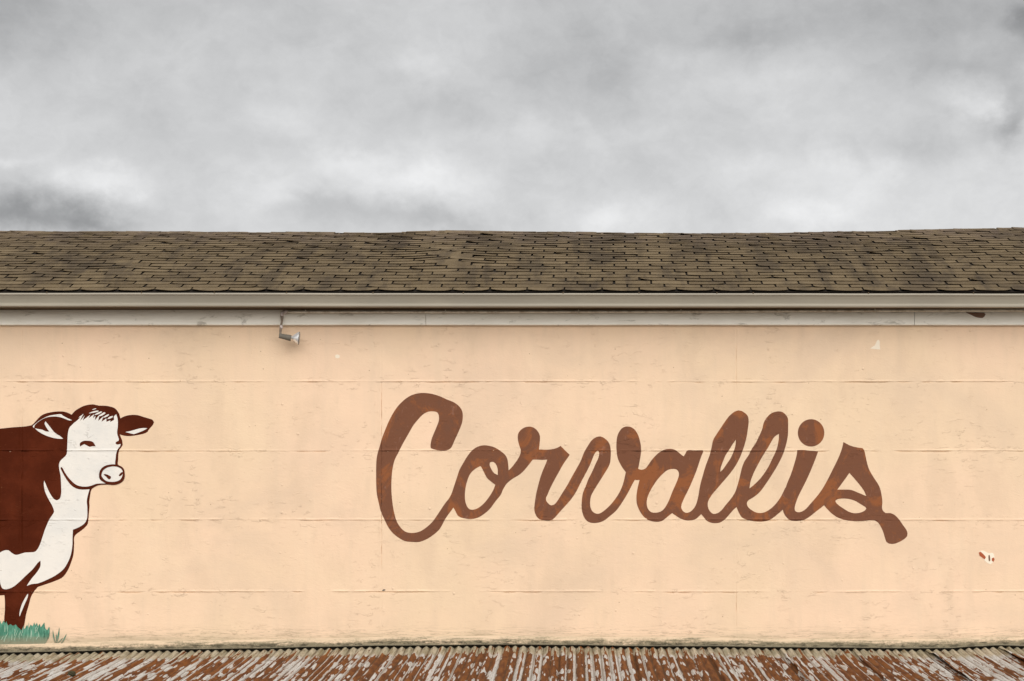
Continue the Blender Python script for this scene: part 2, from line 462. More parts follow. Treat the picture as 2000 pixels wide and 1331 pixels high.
bm = bmesh.new(); box(bm, XL-.15, XR+.15, -.225, -.206, SZ-.004, SZ+.105); obj('fascia_board', bm, mtrim, bld)

# gutter
mgut, t = mat('beige_gutter_metal', .42)
n = t.noise(t.vmul(t.pos, (1.2, 5, 5)), 1, 5, .6); n2_ = t.noise(t.vmul(t.pos, (22, 5, 3)), 1, 3, .6)
c = t.mix(t.ramp(n, .4, .65), (.36, .325, .26), (.32, .29, .235))
c = t.mix(t.ramp(n2_, .55, .8, 0, .25), c, (.32, .28, .22))
t.l.new(c, t.b.inputs['Base Color'])
GZ = PZ(597, -.28)
gp = [(-.228, .085), (-.228, .0), (-.272, -.001), (-.276, .002), (-.278, .014), (-.276, .019), (-.272, .021), (-.273, .026), (-.277, .035), (-.287, .056), (-.301, .078), (-.305, .0805),
      (-.306, .0835), (-.309, .084), (-.313, .0875), (-.314, .0935), (-.310, .1005), (-.303, .102), (-.300, .096), (-.301, .090), (-.296, .080), (-.282, .060), (-.270, .010), (-.232, .004), (-.230, .085)]
vs, fs = [], []
xs = [XL-.2+i*.2 for i in range(int((XR-XL+.4)/.2)+1)]
for xx in xs:
    px = VX+xx*F/21; sag = -.010-(.006*(px-0)/2000) + .0025*N1(xx*.45, 3) + .0012*N1(xx*1.7, 8)
    for a, b in gp: vs.append((xx, a+.0015*N1(xx*.8, 2), GZ+b+sag+.006))
M = len(gp)
for i in range(len(xs)-1):
    for j in range(M): fs.append((i*M+j, i*M+(j+1) % M, (i+1)*M+(j+1) % M, (i+1)*M+j))
fs += [tuple(range(M)), tuple(range((len(xs)-1)*M, len(xs)*M))[::-1]]
me = pydata('gutter', vs, fs)
bm = bmesh.new(); bm.from_mesh(me); bmesh.ops.recalc_face_normals(bm, faces=bm.faces); bm.to_mesh(me); bm.free()
gut = obj('gutter', me, mgut, bld)
for px in (-280, -94, 92, 277, 419, 560, 729, 905, 1100, 1248, 1400, 1471, 1696, 1901, 2080, 2260):
    xx = PX(px, -.3); bm = bmesh.new()
    bmesh.ops.create_uvsphere(bm, u_segments=8, v_segments=5, radius=.006, matrix=Matrix.Translation((xx, -.3135, GZ+.097-.003*(px/1000)+.003)))
    obj('gutter_nail', bm, msof, gut)

# ---- shingles
mshin, t = mat('brown_asphalt_shingle', .95)
p = t.pos; x, y, z = t.sep(p)
tint = t.node('ShaderNodeAttribute', attribute_name='tint').outputs['Fac']
c = t.mix(tint, (.102, .070, .036), (.182, .132, .074))
grn = t.noise(p, 260, 2, .6)
c = t.mix(t.ramp(t.noise(p, 55, 4, .75), .42, .66, .0, .55), c, (.20, .155, .098))
blot = t.noise(t.vmul(p, (1.6, .5, 1)), 1, 5, .65, .4)
c = t.mix(t.ramp(blot, .47, .66, 0, .70), c, (.075, .054, .034))
bl2 = t.noise(t.vadd(t.vmul(p, (5, 2, 2)), (6, 6, 6)), 1, 4, .7, .4)
c = t.mix(t.ramp(bl2, .55, .72, 0, .65), c, (.052, .038, .026))
stk = t.noise(t.vadd(t.vmul(p, (4.2, .7, .7)), (1, 6, 6)), 1, 4, .6, .3)
c = t.mix(t.ramp(stk, .50, .64, 0, .6), c, (.062, .046, .031))
up = t.ramp(y, 1.4, RY, 0, .40)
c = t.mix(t.m('MULTIPLY', up, t.ramp(bl2, .35, .6)), c, (.21, .155, .125))
# lichen along the weathered lower margin of the tabs
lic = t.noise(t.vadd(p, (2, 2, 2)), 26, 4, .7)
c = t.mix(t.ramp(lic, .56, .74, 0, .40), c, (.23, .19, .08))
t.l.new(c, t.b.inputs['Base Color'])
t.l.new(t.bump(t.noise(p, 90, 4, .7), .6, .006), t.b.inputs['Normal'])
mfelt, t = mat('slot_shade_felt', .95, color=(.018, .013, .009))  # near-black sheet stands in for the shade in the tab slots

# deck
nx = int((XR-XL+.4)/.1)
vs, fs = [], []
for i in range(nx+1):
    xx = XL-.2+(XR-XL+.4)*i/nx
    for k in range(NC+1):
        q = roof_pt(xx, k); vs.append((q.x, q.y, q.z-.003))
    q = roof_pt(xx, NC)
    vs.append((xx, DEPTH+.25, prof[0][1]-.02)); vs.append((xx, RY, RZ-.10)); vs.append((xx, prof[0][0]+.02, prof[0][1]-.018))
M = NC+4
for i in range(nx):
    for j in range(M): fs.append((i*M+j, (i+1)*M+j, (i+1)*M+(j+1) % M, i*M+(j+1) % M))
fs += [tuple(range(M)), tuple(range(nx*M, nx*M+M))[::-1]]
roof = obj('roof', pydata('roof', vs, fs), mfelt, bld)

TW = .3048
def tab_mesh(cl, cr, wig, tint, slot_l, slot_r, bow):
    """one shingle tab: x across, y up the slope, z off the roof; corners curl by cl and cr"""
    NX, NY = 6, 3
    ln = EXPO+.014; vs = []; fs = []
    def zz(u, v):
        e = (1-min(v/EXPO, 1.2))
        z = .0035+.0066*max(e, -.3)
        c = cl*max(0, 1-u*2.2)**2+cr*max(0, 1-(1-u)*2.6)**2
        return z+c*max(0, 1-v/.09)**2 + wig*math.sin(u*math.pi*1.5+wig*900)*max(0, 1-v/.1)
    for th in (0, 1):
        for j in range(NY+1):
            v = (0, .03, .09, ln)[j]
            for i in range(NX+1):
                u = (0, .07, .2, .5, .8, .93, 1)[i]
                X = slot_l+(TW-slot_l-slot_r)*u
                vv = v
                if j == 0: vv = bow*(abs(2*u-1)**3) + .0015*math.sin(u*9+cl*3000)
                vs.append((X, vv, zz(u, v)+(0.0 if th else -.0032)))
    W = NX+1; T = (NX+1)*(NY+1)
    for j in range(NY):
        for i in range(NX):
            a = j*W+i
            fs.append((T+a, T+a+1, T+a+W+1, T+a+W)); fs.append((a, a+W, a+W+1, a+1))
    for i in range(NX): fs.append((i, i+1, T+i+1, T+i))
    for j in range(NY):
        a = j*W; fs.append((a+W, a, T+a, T+a+W)); a += NX; fs.append((a, a+W, T+a+W, T+a))
    me = pydata('shingle', vs, fs)
    at = me.attributes.new('tint', 'FLOAT', 'POINT'); at.data.foreach_set('value', [tint]*len(vs))
    return me
rt = random.Random(5)
variants = {0: [], 1: [], 2: [], 3: []}     # position within its three-tab strip: 0 left, 1 middle, 2 right; 3 eave row
for pos in range(3):
    for q in range(14):
        sl = rt.choice((.0055, .0065, .0075))+(rt.random()*.005+.0005 if pos == 0 else rt.random()*.0015)
        sr = .0065+(rt.random()*.005+.0005 if pos == 2 else rt.random()*.0015)
        big = rt.random() < .22
        cl = (rt.uniform(.004, .016) if big else rt.uniform(.0, .005)) if pos == 0 else rt.uniform(0, .003)
        cr = (rt.uniform(.003, .010) if big else rt.uniform(.0, .004)) if pos == 2 else rt.uniform(0, .003)
        variants[pos].append(tab_mesh(cl, cr, rt.uniform(0, .0012), rt.random(), sl, sr, rt.uniform(-.001, .003)))
for q in range(10):
    variants[3].append(tab_mesh(rt.uniform(.003, .012), rt.uniform(.003, .011), .001, .45+.5*rt.random(), .004+rt.random()*.006, .004+rt.random()*.004, rt.uniform(.004, .014)))
for L in variants.values():
    for me in L: me.materials.append(mshin)

# x of one joint in the eave course, then 4 inches left per course upward
joint0 = PX(1000+820/8, -.26)
singles = 0
sv, sf, stn = [], [], []
rr = random.Random(11)
for k in range(NC):
    off = joint0-k*(TW/3)+rr.uniform(-.006, .006)
    i0 = math.floor((XL-.2-off)/TW); i1 = math.ceil((XR+.2-off)/TW)
    strip = (k*2) % 3 if k % 2 else (k*2+1) % 3
    for i in range(i0, i1):
        xa = off+i*TW
        if xa < XL-.3 or xa+TW > XR+.3: continue
        pos = (i-k) % 3
        me = rr.choice(variants[3] if k == 0 else variants[pos])
        a = roof_pt(xa, k+.02); b = roof_pt(xa+TW, k+.02); c_ = roof_pt((xa+xa+TW)/2, min(k+.9, NC-.05))
        ex = (b-a).normalized(); ey = (c_-(a+b)/2); ey = (ey-ex*ey.dot(ex)).normalized(); ez = ex.cross(ey)
        jit = rr.uniform(-.004, .004) if k else rr.uniform(-.001, .001)
        o3 = a+ey*jit+ez*(.001*rr.random()+(0.002 if k == 0 else 0))
        mw = Matrix((ex, ey, ez)).transposed().to_4x4(); mw.translation = o3
        mw = mw @ Matrix.Rotation(rr.uniform(-.006, .006), 4, 'Z') 
        pxm = VX+(xa+TW/2)*F/(D+a.y)
        if singles < 300 and -40 < pxm < 2040:
            o = bpy.data.objects.new('shingle', me); COL.objects.link(o); o.parent = roof; o.matrix_local = mw
            singles += 1
        else:
            n0 = len(sv); sv += [mw @ v.co for v in me.vertices]; sf += [tuple(n0+q for q in f.vertices) for f in me.polygons]
            tv = me.attributes['tint'].data[0].value; stn += [tv]*len(me.vertices)
me = pydata('shingle_field', sv, sf)
at = me.attributes.new('tint', 'FLOAT', 'POINT'); at.data.foreach_set('value', stn)
obj('shingle_field', me, mshin, roof, kind='stuff', label='weathered upper courses of brown shingles')

# ridge caps
def cap_mesh(seed):
    r2 = random.Random(seed); vs, fs = [], []
    xsn = (0, .06, .15, .19)
    for th in (0, 1):
        for X in xsn:
            for s_, drop in ((-.15, -.052), (-.07, -.022), (0, 0), (.07, -.022), (.15, -.052)):
                vs.append((X, s_, drop+.003*(1-X/.19)+.003+(.003 if th else 0)+r2.uniform(-.0015, .0015)))
    for i in range(3):
        for j in range(4):
            a = i*5+j; fs.append((20+a, 20+a+5, 20+a+6, 20+a+1)); fs.append((a, a+1, a+6, a+5))
    for i in range(3): fs.append((i*5, i*5+5, 25+i*5, 20+i*5)); fs.append((i*5+9, i*5+4, 24+i*5, 29+i*5))
    for j in range(4): fs.append((j+1, j, 20+j, 21+j)); fs.append((15+j, 16+j, 36+j, 35+j))
    me = pydata('ridge_cap', vs, fs)
    at = me.attributes.new('tint', 'FLOAT', 'POINT'); at.data.foreach_set('value', [r2.random()]*40)
    me.materials.append(mshin); return me
caps = [cap_mesh(s) for s in range(8)]
xx = XL-.2
while xx < XR+.2:
    q = roof_pt(xx, NC)
    o = bpy.data.objects.new('ridge_cap', rr.choice(caps)); COL.objects.link(o); o.parent = roof
    o.location = (xx, q.y, q.z-.002+.005*N1(xx*2.2, 7)+rr.uniform(-.0015, .0015)); o.rotation_euler = (rr.uniform(-.03, .03), rr.uniform(-.02, .02), 0)
    xx += .135

# ------------------------------------------------------------------ lean-to roof of corrugated sheets
mrust, t = mat('rusted_painted_corrugated_iron', .55)
p = t.pos; x, y, z = t.sep(p)
CP = .6/9
tint = t.node('ShaderNodeAttribute', attribute_name='tint').outputs['Fac']
xr = t.m('ADD', x, t.m('MULTIPLY', y, .0115))
# flakes run down the ribs; each half rib has its own amount of rust
cell = t.m('FLOOR', t.m('MULTIPLY_ADD', t.m('SUBTRACT', t.noise(t.vmul(p, (9, .8, 0)), 1, 2), .5), 1.0, t.m('DIVIDE', xr, CP/2.6)))
wn = t.node('ShaderNodeTexWhiteNoise', noise_dimensions='1D'); t.l.new(cell, wn.inputs['W'])
rib = wn.outputs['Value']
f1 = t.noise(t.comb(t.m('MULTIPLY', xr, 75), t.m('MULTIPLY', y, 1.9), t.m('MULTIPLY', tint, 9)), 1, 2, .5, .35)
f2 = t.noise(t.comb(t.m('MULTIPLY', xr, 14), t.m('MULTIPLY', y, 1.5), 4.0), 1, 3, .55, .3)
f3 = t.noise(t.comb(t.m('MULTIPLY', x, .9), t.m('MULTIPLY', y, .9), 2.0), 1, 3, .6)
# oval flakes of paint left in rows down each rib, pale stripes along some rib sides
wob = t.m('MULTIPLY', t.m('SUBTRACT', t.noise(t.comb(t.m('MULTIPLY', xr, 20), t.m('MULTIPLY', y, 2.5), 6.0), 1, 3, .6), .5), .28)
ribu = t.m('ADD', t.m('DIVIDE', xr, CP), wob)
cellv = t.comb(t.m('MULTIPLY', ribu, 1.35), t.m('MULTIPLY', y, 1.45), 0.0)
ov = t.vor(cellv, 1, .45); ovr = t.sep(t.vor(cellv, 1, .45, out='Color'))[0]
oval = t.m('MULTIPLY', t.ramp(t.m('MULTIPLY_ADD', f1, .25, ov), .46, .38), t.ramp(ovr, .15, .22))
cell2 = t.comb(t.m('MULTIPLY', ribu, 3.0), t.m('MULTIPLY', y, 2.4), 3.0)
ov2 = t.vor(cell2, 1, .9); ovr2 = t.sep(t.vor(cell2, 1, .9, out='Color'))[0]
oval = t.m('MAXIMUM', oval, t.m('MULTIPLY', t.ramp(t.m('MULTIPLY_ADD', f1, .3, ov2), .46, .38), t.ramp(ovr2, .5, .56)))
ribi = t.m('FLOOR', ribu); ph = t.m('SUBTRACT', ribu, ribi)
w1 = t.node('ShaderNodeTexWhiteNoise', noise_dimensions='1D'); t.l.new(t.m('ADD', ribi, .37), w1.inputs['W'])
w2 = t.node('ShaderNodeTexWhiteNoise', noise_dimensions='1D'); t.l.new(t.m('ADD', ribi, 51.9), w2.inputs['W'])
stripe = t.m('MULTIPLY', t.ramp(t.m('ABSOLUTE', t.m('SUBTRACT', ph, t.m('MULTIPLY_ADD', w2.outputs[0], .5, .25))), t.m('MULTIPLY_ADD', w1.outputs[0], .36, -.10), t.m('MULTIPLY_ADD', w1.outputs[0], .36, -.13)), t.ramp(w1.outputs[0], .47, .49))
sc = t.m('MULTIPLY', t.m('SUBTRACT', f1, .5), .9)
sc = t.m('ADD', sc, t.m('MULTIPLY', t.m('SUBTRACT', rib, .5), .55))
sc = t.m('ADD', sc, t.m('MULTIPLY', t.m('SUBTRACT', f2, .5), 1.1))
sc = t.m('ADD', sc, t.m('MULTIPLY', t.m('SUBTRACT', f3, .5), .8))
sc = t.m('SUBTRACT', sc, t.m('MULTIPLY', t.m('MAXIMUM', oval, stripe), .75))
mid = t.m('EXPONENT', t.m('MULTIPLY', t.m('MULTIPLY', t.m('SUBTRACT', x, .1), t.m('SUBTRACT', x, .1)), -.22))
sc = t.m('ADD', sc, t.m('MULTIPLY_ADD', mid, .27, .13))
sc = t.m('SUBTRACT', sc, t.ramp(t.m('MULTIPLY_ADD', f2, .8, y), -.32, .12, 0, .52))
rm = t.ramp(sc, -.012, .03)
rc = t.mix(t.ramp(t.noise(t.comb(t.m('MULTIPLY', xr, 30), t.m('MULTIPLY', y, 3), 1.0), 1, 4, .65), .35, .65), (.100, .030, .007), (.200, .068, .014))
pc = t.mix(t.ramp(f2, .4, .65), (.52, .525, .51), (.42, .425, .41))
pc = t.mix(t.ramp(f3, .5, .62, 0, .5), pc, (.50, .44, .40))
flare = t.ramp(y, -.62, -.42)
olive = t.noise(t.vmul(p, (10, 2, 1)), 1, 4, .65)
pc = t.mix(flare, pc, t.mix(t.ramp(olive, .4, .65), (.44, .39, .29), (.27, .25, .17)))
drk = t.noise(t.comb(t.m('MULTIPLY', xr, 48), t.m('MULTIPLY', y, 2.2), 2.5), 1, 4, .65, .3)
pc = t.mix(t.m('MULTIPLY', t.ramp(drk, .52, .62), t.m('MULTIPLY_ADD', flare, .55, .12)), pc, (.15, .11, .045))
ck = t.noise(t.comb(t.m('MULTIPLY', xr, 60), t.m('MULTIPLY', y, 1.6), 7.0), 1, 3, .6, .3)
ckm = t.ramp(t.m('ABSOLUTE', t.m('SUBTRACT', ck, .5)), .022, .004, 0, .75)
pc = t.mix(ckm, pc, (.13, .07, .035))
c = t.mix(rm, pc, rc)
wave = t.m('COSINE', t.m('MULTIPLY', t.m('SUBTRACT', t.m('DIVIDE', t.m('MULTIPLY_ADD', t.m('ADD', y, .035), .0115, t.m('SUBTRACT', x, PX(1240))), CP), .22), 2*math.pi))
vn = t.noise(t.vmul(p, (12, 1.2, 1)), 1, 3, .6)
# valley shading put into the colour so the ribs read
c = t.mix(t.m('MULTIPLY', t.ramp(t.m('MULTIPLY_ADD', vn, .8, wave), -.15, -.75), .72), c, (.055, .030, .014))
c = t.mix(t.ramp(t.noise(t.vmul(p, (40, 9, 1)), 1, 4, .7), .58, .8, 0, .5), c, (.12, .075, .045))
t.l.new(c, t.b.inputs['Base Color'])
t.l.new(t.ramp(rm, 0, 1, .42, .85), t.b.inputs['Roughness'])
t.l.new(t.bump(t.m('MULTIPLY', rm, -1), .4, .002), t.b.inputs['Normal'])

lean = thing('lean_to_roof', 'low lean-to roof of rusty corrugated iron sheets along the foot of the wall', 'roof', (0, -1.5, PZ(1262)-.3))
X0 = PX(1240)
rs = random.Random(3)
AMP = .0088
TOPY = -.035
def sheet_z(xx, yv):
    px = VX+xx*F/(D-.06)
    zt = PZ(interp(LIP, px)+4.6, TOPY)
    r = TOPY-yv
    fl = .46
    z = -.195*min(r, fl)
    if r > fl: z -= .147*(r-fl) 
    # ease the bend
    z += .004*math.exp(-((r-fl)/.12)**2)
    z += .004*N1(xx*.9, yv*1.1, 4)*min(1, r) 
    return zt+z
for kk in range(-17, 10):
    xa = X0+kk*.6; seed = rs.random(); yend = -3.3
    edge = rs.choice((0.5, .8, 1.1)) * (4.2 if kk in (2, 4, 5, 6) else 1.6)
    tn = rs.random(); dz0 = rs.uniform(-.0015, .0015); tilt = rs.uniform(-.0015, .0015)
    nxs = 10*10+4
    ys = [TOPY-.0, TOPY-.03]+[TOPY-.1*i for i in range(1, 9)]+[TOPY-.8-.2*i for i in range(1, 13)]+[yend]
    vs, fs = [], []
    for j, yv in enumerate(ys):
        for i in range(nxs+1):
            u = i/nxs; xl = -.008+u*(CP*9.75+.008)
            r = TOPY-yv
            xx = xa+xl
            wv = AMP*math.cos(2*math.pi*(xl-CP*.22)/CP)
            z = sheet_z(xx, yv)+wv+.0005*N1(xx*40, yv*2)+dz0*min(1, r*3)
            # overlying left edge sits proud and lifts
            ov = max(0, 1-max(0, xl)/.055)
            z += .0022+ov*ov*(.004+edge*.010*min(1, r/.5)*(.6+.8*abs(N1(yv*1.6, seed*20))))
            z -= .0026*(xl/(CP*9.75))
            z += (.0015*N1(xx*12, 3) if j < 2 else 0)
            # ribs are laid a touch out of square
            vs.append((xx-.0115*(yv-TOPY)+tilt*r, yv+(.004*N1(xx*6, 1) if j == 0 else 0), z))
    W = nxs+1
    for j in range(len(ys)-1):
        for i in range(nxs): fs.append((j*W+i, (j+1)*W+i, (j+1)*W+i+1, j*W+i+1))
    n0 = len(vs); TH = .0009
    vs += [(a, b, c_-TH) for a, b, c_ in vs]
    fs += [tuple(n0+q for q in f[::-1]) for f in fs]
    L = len(ys)
    for i in range(nxs): fs.append((i, i+1, n0+i+1, n0+i)); a = (L-1)*W+i; fs.append((a+1, a, n0+a, n0+a+1))
    for j in range(L-1):
        a = j*W; fs.append((a+W, a, n0+a, n0+a+W)); a += nxs; fs.append((a, a+W, n0+a+W, n0+a))
    me = pydata('roof_sheet', vs, fs, True)
    at = me.attributes.new('tint', 'FLOAT', 'POINT'); at.data.foreach_set('value', [tn]*len(vs))
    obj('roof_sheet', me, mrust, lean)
# rafters/purlins carrying the sheets
mwood, t = mat('old_timber', .8, color=(.12, .085, .055))
t.l.new(t.mix(t.noise(t.vmul(t.pos, (2, 20, 20)), 1, 4), (.08, .055, .035), (.17, .12, .08)), t.b.inputs['Base Color'])
for yv in (-.35, -1.5, -2.6, -3.2):
    bm = bmesh.new(); zt = min(sheet_z(X0+q, yv) for q in range(-9, 7))-.016
    box(bm, XL, XR, yv-.04, yv+.04, zt-.09, zt); obj('purlin', bm, mwood, lean)
for i in range(8):
    xx = XL+.2+i*(XR-XL-.5)/7
    bm = bmesh.new(); zt = min(sheet_z(xx+q, -3.2) for q in range(-2, 3))-.11
    zt = min(sheet_z(X0+q, -3.2) for q in range(-9, 7))-.106
    box(bm, xx, xx+.1, -3.25, -3.15, 0, zt); obj('post', bm, mwood, lean)

# ------------------------------------------------------------------ murals
def smooth_loop(pts, step=1.2):
    """pts: (x, y[, corner]) in photograph pixels -> densely sampled closed loop, smooth except at corners"""
    n = len(pts); out = []
    for i in range(n):
        p0, p1, p2, p3 = pts[i-1], pts[i], pts[(i+1) % n], pts[(i+2) % n]
        a, b = Vector(p1[:2]), Vector(p2[:2])
        c1 = len(p1) > 2; c2 = len(p2) > 2
        L = (b-a).length
        m1 = (b-a) if c1 else (b-Vector(p0[:2]))*(L/max(1e-6, L+(a-Vector(p0[:2])).length))
        m2 = (b-a) if c2 else (Vector(p3[:2])-a)*(L/max(1e-6, L+(Vector(p3[:2])-b).length))
        k = max(1, int(L/step/2.5))
        for q in range(k):
            u = q/k; h00 = 2*u**3-3*u*u+1; h10 = u**3-2*u*u+u; h01 = -2*u**3+3*u*u; h11 = u**3-u*u
            out.append(a*h00+m1*h10+b*h01+m2*h11)
    return out
def inside(pt, loops):
    r = False; x, y = pt
    for lp in loops:
        n = len(lp)
        for i in range(n):
            x1, y1 = lp[i]; x2, y2 = lp[(i+1) % n]
            if (y1 > y) != (y2 > y) and x < (x2-x1)*(y-y1)/(y2-y1)+x1: r = not r
    return r
def paint(name, loops, layer, m, parent, cuts=None, raw=False, label=None):
    """paint film lying on the wall relief; returns the objects (one per cut region)"""
    loops = [[Vector(q[:2]) for q in lp] if raw else smooth_loop(lp) for lp in loops]
    vs, es = [], []
    for lp in loops:
        n0 = len(vs); vs += lp; es += [(n0+i, n0+(i+1) % len(lp)) for i in range(len(lp))]
    for cu in cuts or []:
        n0 = len(vs); vs += [Vector(q) for q in cu]; es += [(n0+i, n0+i+1) for i in range(len(cu)-1)]
    ov, oe, of, *_ = delaunay_2d_cdt(vs, es, [], 0, 1e-4)
    groups = {}
    for f in of:
        c = sum((ov[i] for i in f), Vector((0, 0)))/len(f)
        if not inside(c, loops): continue
        g = 0
        for cu in cuts or []:
            for (xa, ya), (xb, yb) in zip(cu, cu[1:]):
                if min(ya, yb) <= c.y < max(ya, yb) and c.x > xa+(xb-xa)*(c.y-ya)/(yb-ya): g += 1; break
        groups.setdefault(g, []).append(f)
    res = []
    Y = -.0012*layer
    for g in sorted(groups):
        bm = bmesh.new(); vm = {}
        for f in groups[g]:
            for i in f:
                if i not in vm: vm[i] = bm.verts.new((PX(ov[i].x), 0, PZ(ov[i].y)))
        for f in groups[g]:
            try: bm.faces.new([vm[i] for i in f])
            except ValueError: pass
        xs = [v.co.x for v in bm.verts]; zs = [v.co.z for v in bm.verts]
        x0, x1, z0, z1 = min(xs), max(xs), min(zs), max(zs)
        cx = [i*.03 for i in range(math.floor(x0/.03), math.ceil(x1/.03)+1)]
        for xv in VSEAMS:
            if x0 < xv < x1: cx += [xv+s*o for o in (.003, .007, .013, .022, .034) for s in (-1, 1)]+[xv]
        for c in cx:
            if x0 < c < x1: bmesh.ops.bisect_plane(bm, geom=bm.verts[:]+bm.edges[:]+bm.faces[:], plane_co=(c, 0, 0), plane_no=(1, 0, 0), dist=1e-5)
        xm = (x0+x1)/2
        for zs_ in SEAMS:
            if zs_-.03 < z1 and zs_+.03 > z0:
                sh = {v: seam_z(zs_, v.co.x)-zs_ for v in bm.verts}
                for v, s in sh.items(): v.co.z -= s
                for o in ROWOFF:
                    bmesh.ops.bisect_plane(bm, geom=bm.verts[:]+bm.edges[:]+bm.faces[:], plane_co=(0, 0, zs_+o), plane_no=(0, 0, 1), dist=1e-5)
                for v in bm.verts: v.co.z += seam_z(zs_, v.co.x)-zs_
        for q in range(math.floor(z0/.03), math.ceil(z1/.03)+1):
            if z0 < q*.03 < z1 and min(abs(q*.03-zz_) for zz_ in SEAMS) > .033: bmesh.ops.bisect_plane(bm, geom=bm.verts[:]+bm.edges[:]+bm.faces[:], plane_co=(0, 0, q*.03), plane_no=(0, 0, 1), dist=1e-5)
        for v in bm.verts: v.co.y = wall_y(v.co.x, v.co.z)+Y
        for f in bm.faces:
            f.normal_update()
            if f.normal.y > 0: f.normal_flip()
        # turn the film's outer rim back into the wall so that it has thickness
        ed = [e for e in bm.edges if len(e.link_faces) == 1]
        ext = bmesh.ops.extrude_edge_only(bm, edges=ed)['geom']
        for v in ext:
            if isinstance(v, bmesh.types.BMVert): v.co.y += .004
        res.append(obj(name, bm, m, parent, label=label))
    return res

def paint_mat(name, fn, rough=.6, dirt=.6):
    m, t = mat(name, rough); t.b.inputs['Specular IOR Level'].default_value = .05; c = fn(t); wall_finish(t, c, dirt); return m
def f_letter(t):
    p = t.pos
    a = t.noise(t.vmul(p, (4.6, 1, 3.0)), 1, 7, .72, .7)
    b = t.noise(t.vadd(t.vmul(p, (13, 1, 7)), (1, 1, 1)), 1, 5, .7, .8)
    c = t.mix(t.ramp(a, .50, .60, 0, .8), (.165, .069, .038), (.265, .092, .034))
    c = t.mix(t.ramp(b, .54, .70, 0, .55), c, (.135, .068, .045))
    d = t.noise(t.vadd(t.vmul(p, (22, 1, 12)), (4, 1, 1)), 1, 4, .7, 1)
    return t.mix(t.ramp(d, .60, .72, 0, .5), c, (.27, .14, .10))
def f_brown(t):
    p = t.pos; a = t.noise(p, 3, 5, .6); b = t.noise(t.vmul(p, (30, 1, 60)), 1, 3, .6)
    c = t.mix(t.ramp(a, .4, .65), (.062, .0100, .0022), (.090, .016, .0045))
    return t.mix(t.ramp(b, .60, .75, 0, .35), c, (.16, .045, .02))
def f_white(t):
    p = t.pos; a = t.noise(p, 4, 5, .6); b = t.noise(t.vmul(p, (25, 1, 30)), 1, 3, .6)
    c = t.mix(t.ramp(a, .4, .65), (.74, .70, .64), (.68, .655, .61))
    return t.mix(t.ramp(b, .62, .75, 0, .5), c, (.50, .48, .45))
def f_green(t):
    p = t.pos; a = t.noise(t.vmul(p, (40, 1, 9)), 1, 4, .6, .4); b = t.noise(t.vmul(p, (18, 1, 7)), 1, 3)
    c = t.mix(t.ramp(a, .42, .62), (.060, .185, .125), (.115, .29, .205))
    z = t.sep(p)[2]; n = t.noise(t.vmul(p, (6, 1, 40)), 1, 4, .65)
    return t.mix(t.ramp(t.m('MULTIPLY_ADD', n, -.09, z), PZ(1240)-.035, PZ(1258)-.035, 0, .85), c, (.24, .22, .15))
mlet = paint_mat('rusty_brown_sign_paint', f_letter); mbr = paint_mat('dark_red_brown_mural_paint', f_brown)
mwh = paint_mat('white_mural_paint', f_white); mgr = paint_mat('teal_green_mural_paint', f_green)
mgl = paint_mat('pale_green_mural_paint', lambda t: t.mix(.5, (.30, .45, .35), (.36, .45, .34)))

def X(tr, pts):
    ox, oy, s = tr
    return [(ox+q[0]/s, oy+q[1]/s)+tuple(q[2:]) for q in pts]
T1, T2, T3, T4 = (720, 750, 4.033), (980, 810, 5.787), (1220, 780, 5.12), (1500, 800, 4.753)
outer = X(T1, [(487,492),(490,506),(515,517),(560,526),(600,528),(632,518),(652,500),(675,450),(705,385),(730,325),(740,285),(741,235),(730,200),(705,170),(670,145),(620,125),(560,98),(500,80),(450,73),(410,73),(360,82),(310,105),(260,145),(220,190),(185,245),(155,305),(130,365),(105,430),(85,500),(68,560),(61,610),(59,700),(60,800),(65,870),(80,940),(98,1010),(125,1070),(155,1130),(190,1175),(240,1215),(290,1240),(345,1246),(400,1245),(455,1225),(510,1190),(550,1155),(575,1120),(595,1080),(620,1040),(650,1000),(668,975,1),(685,1005),(700,1035),(720,1050),(760,1062),(810,1066),(860,1055),(910,1025),(955,985),(1000,925),(1040,875),(1060,830),(1085,790)])
outer += X(T2, [(88,752),(130,722),(200,680),(250,635),(300,575),(350,510,1),(400,510),(450,513),(515,510,1),(500,550),(470,620),(440,700),(415,790),(395,870),(380,950),(370,1030),(368,1080),(378,1120),(400,1160),(430,1185),(480,1197),(540,1199),(570,1190),(600,1165),(640,1120),(680,1075),(730,1020),(790,950),(840,875),(880,795),(930,700),(975,615),(1010,540),(1035,475),(1058,430),(1088,408),(1102,440),(1092,490),(1060,560),(1020,650),(980,730),(945,820),(920,880),(908,940),(903,1000),(903,1060),(912,1110),(930,1160),(960,1200),(1000,1222),(1060,1227),(1120,1215),(1170,1190),(1220,1150),(1290,1090),(1350,1010),(1400,930),(1440,860),(1475,790),(1505,738,1),(1527,742),(1557,740,1),(1545,790),(1530,860),(1522,930),(1525,1000),(1540,1050),(1570,1110),(1610,1160),(1650,1192)])
outer += X(T3, [(235,1210),(275,1222),(310,1227),(350,1225),(385,1212),(430,1175),(475,1140,1),(510,1165),(550,1190),(600,1210),(650,1214),(700,1205),(735,1180),(765,1150,1),(790,1180),(820,1215),(860,1235),(900,1241),(950,1235),(1000,1205),(1050,1150),(1090,1105),(1118,1080,1),(1130,1110),(1150,1150),(1175,1185),(1220,1205),(1300,1222),(1370,1225),(1430,1215),(1480,1190),(1530,1150),(1582,1105,1)])
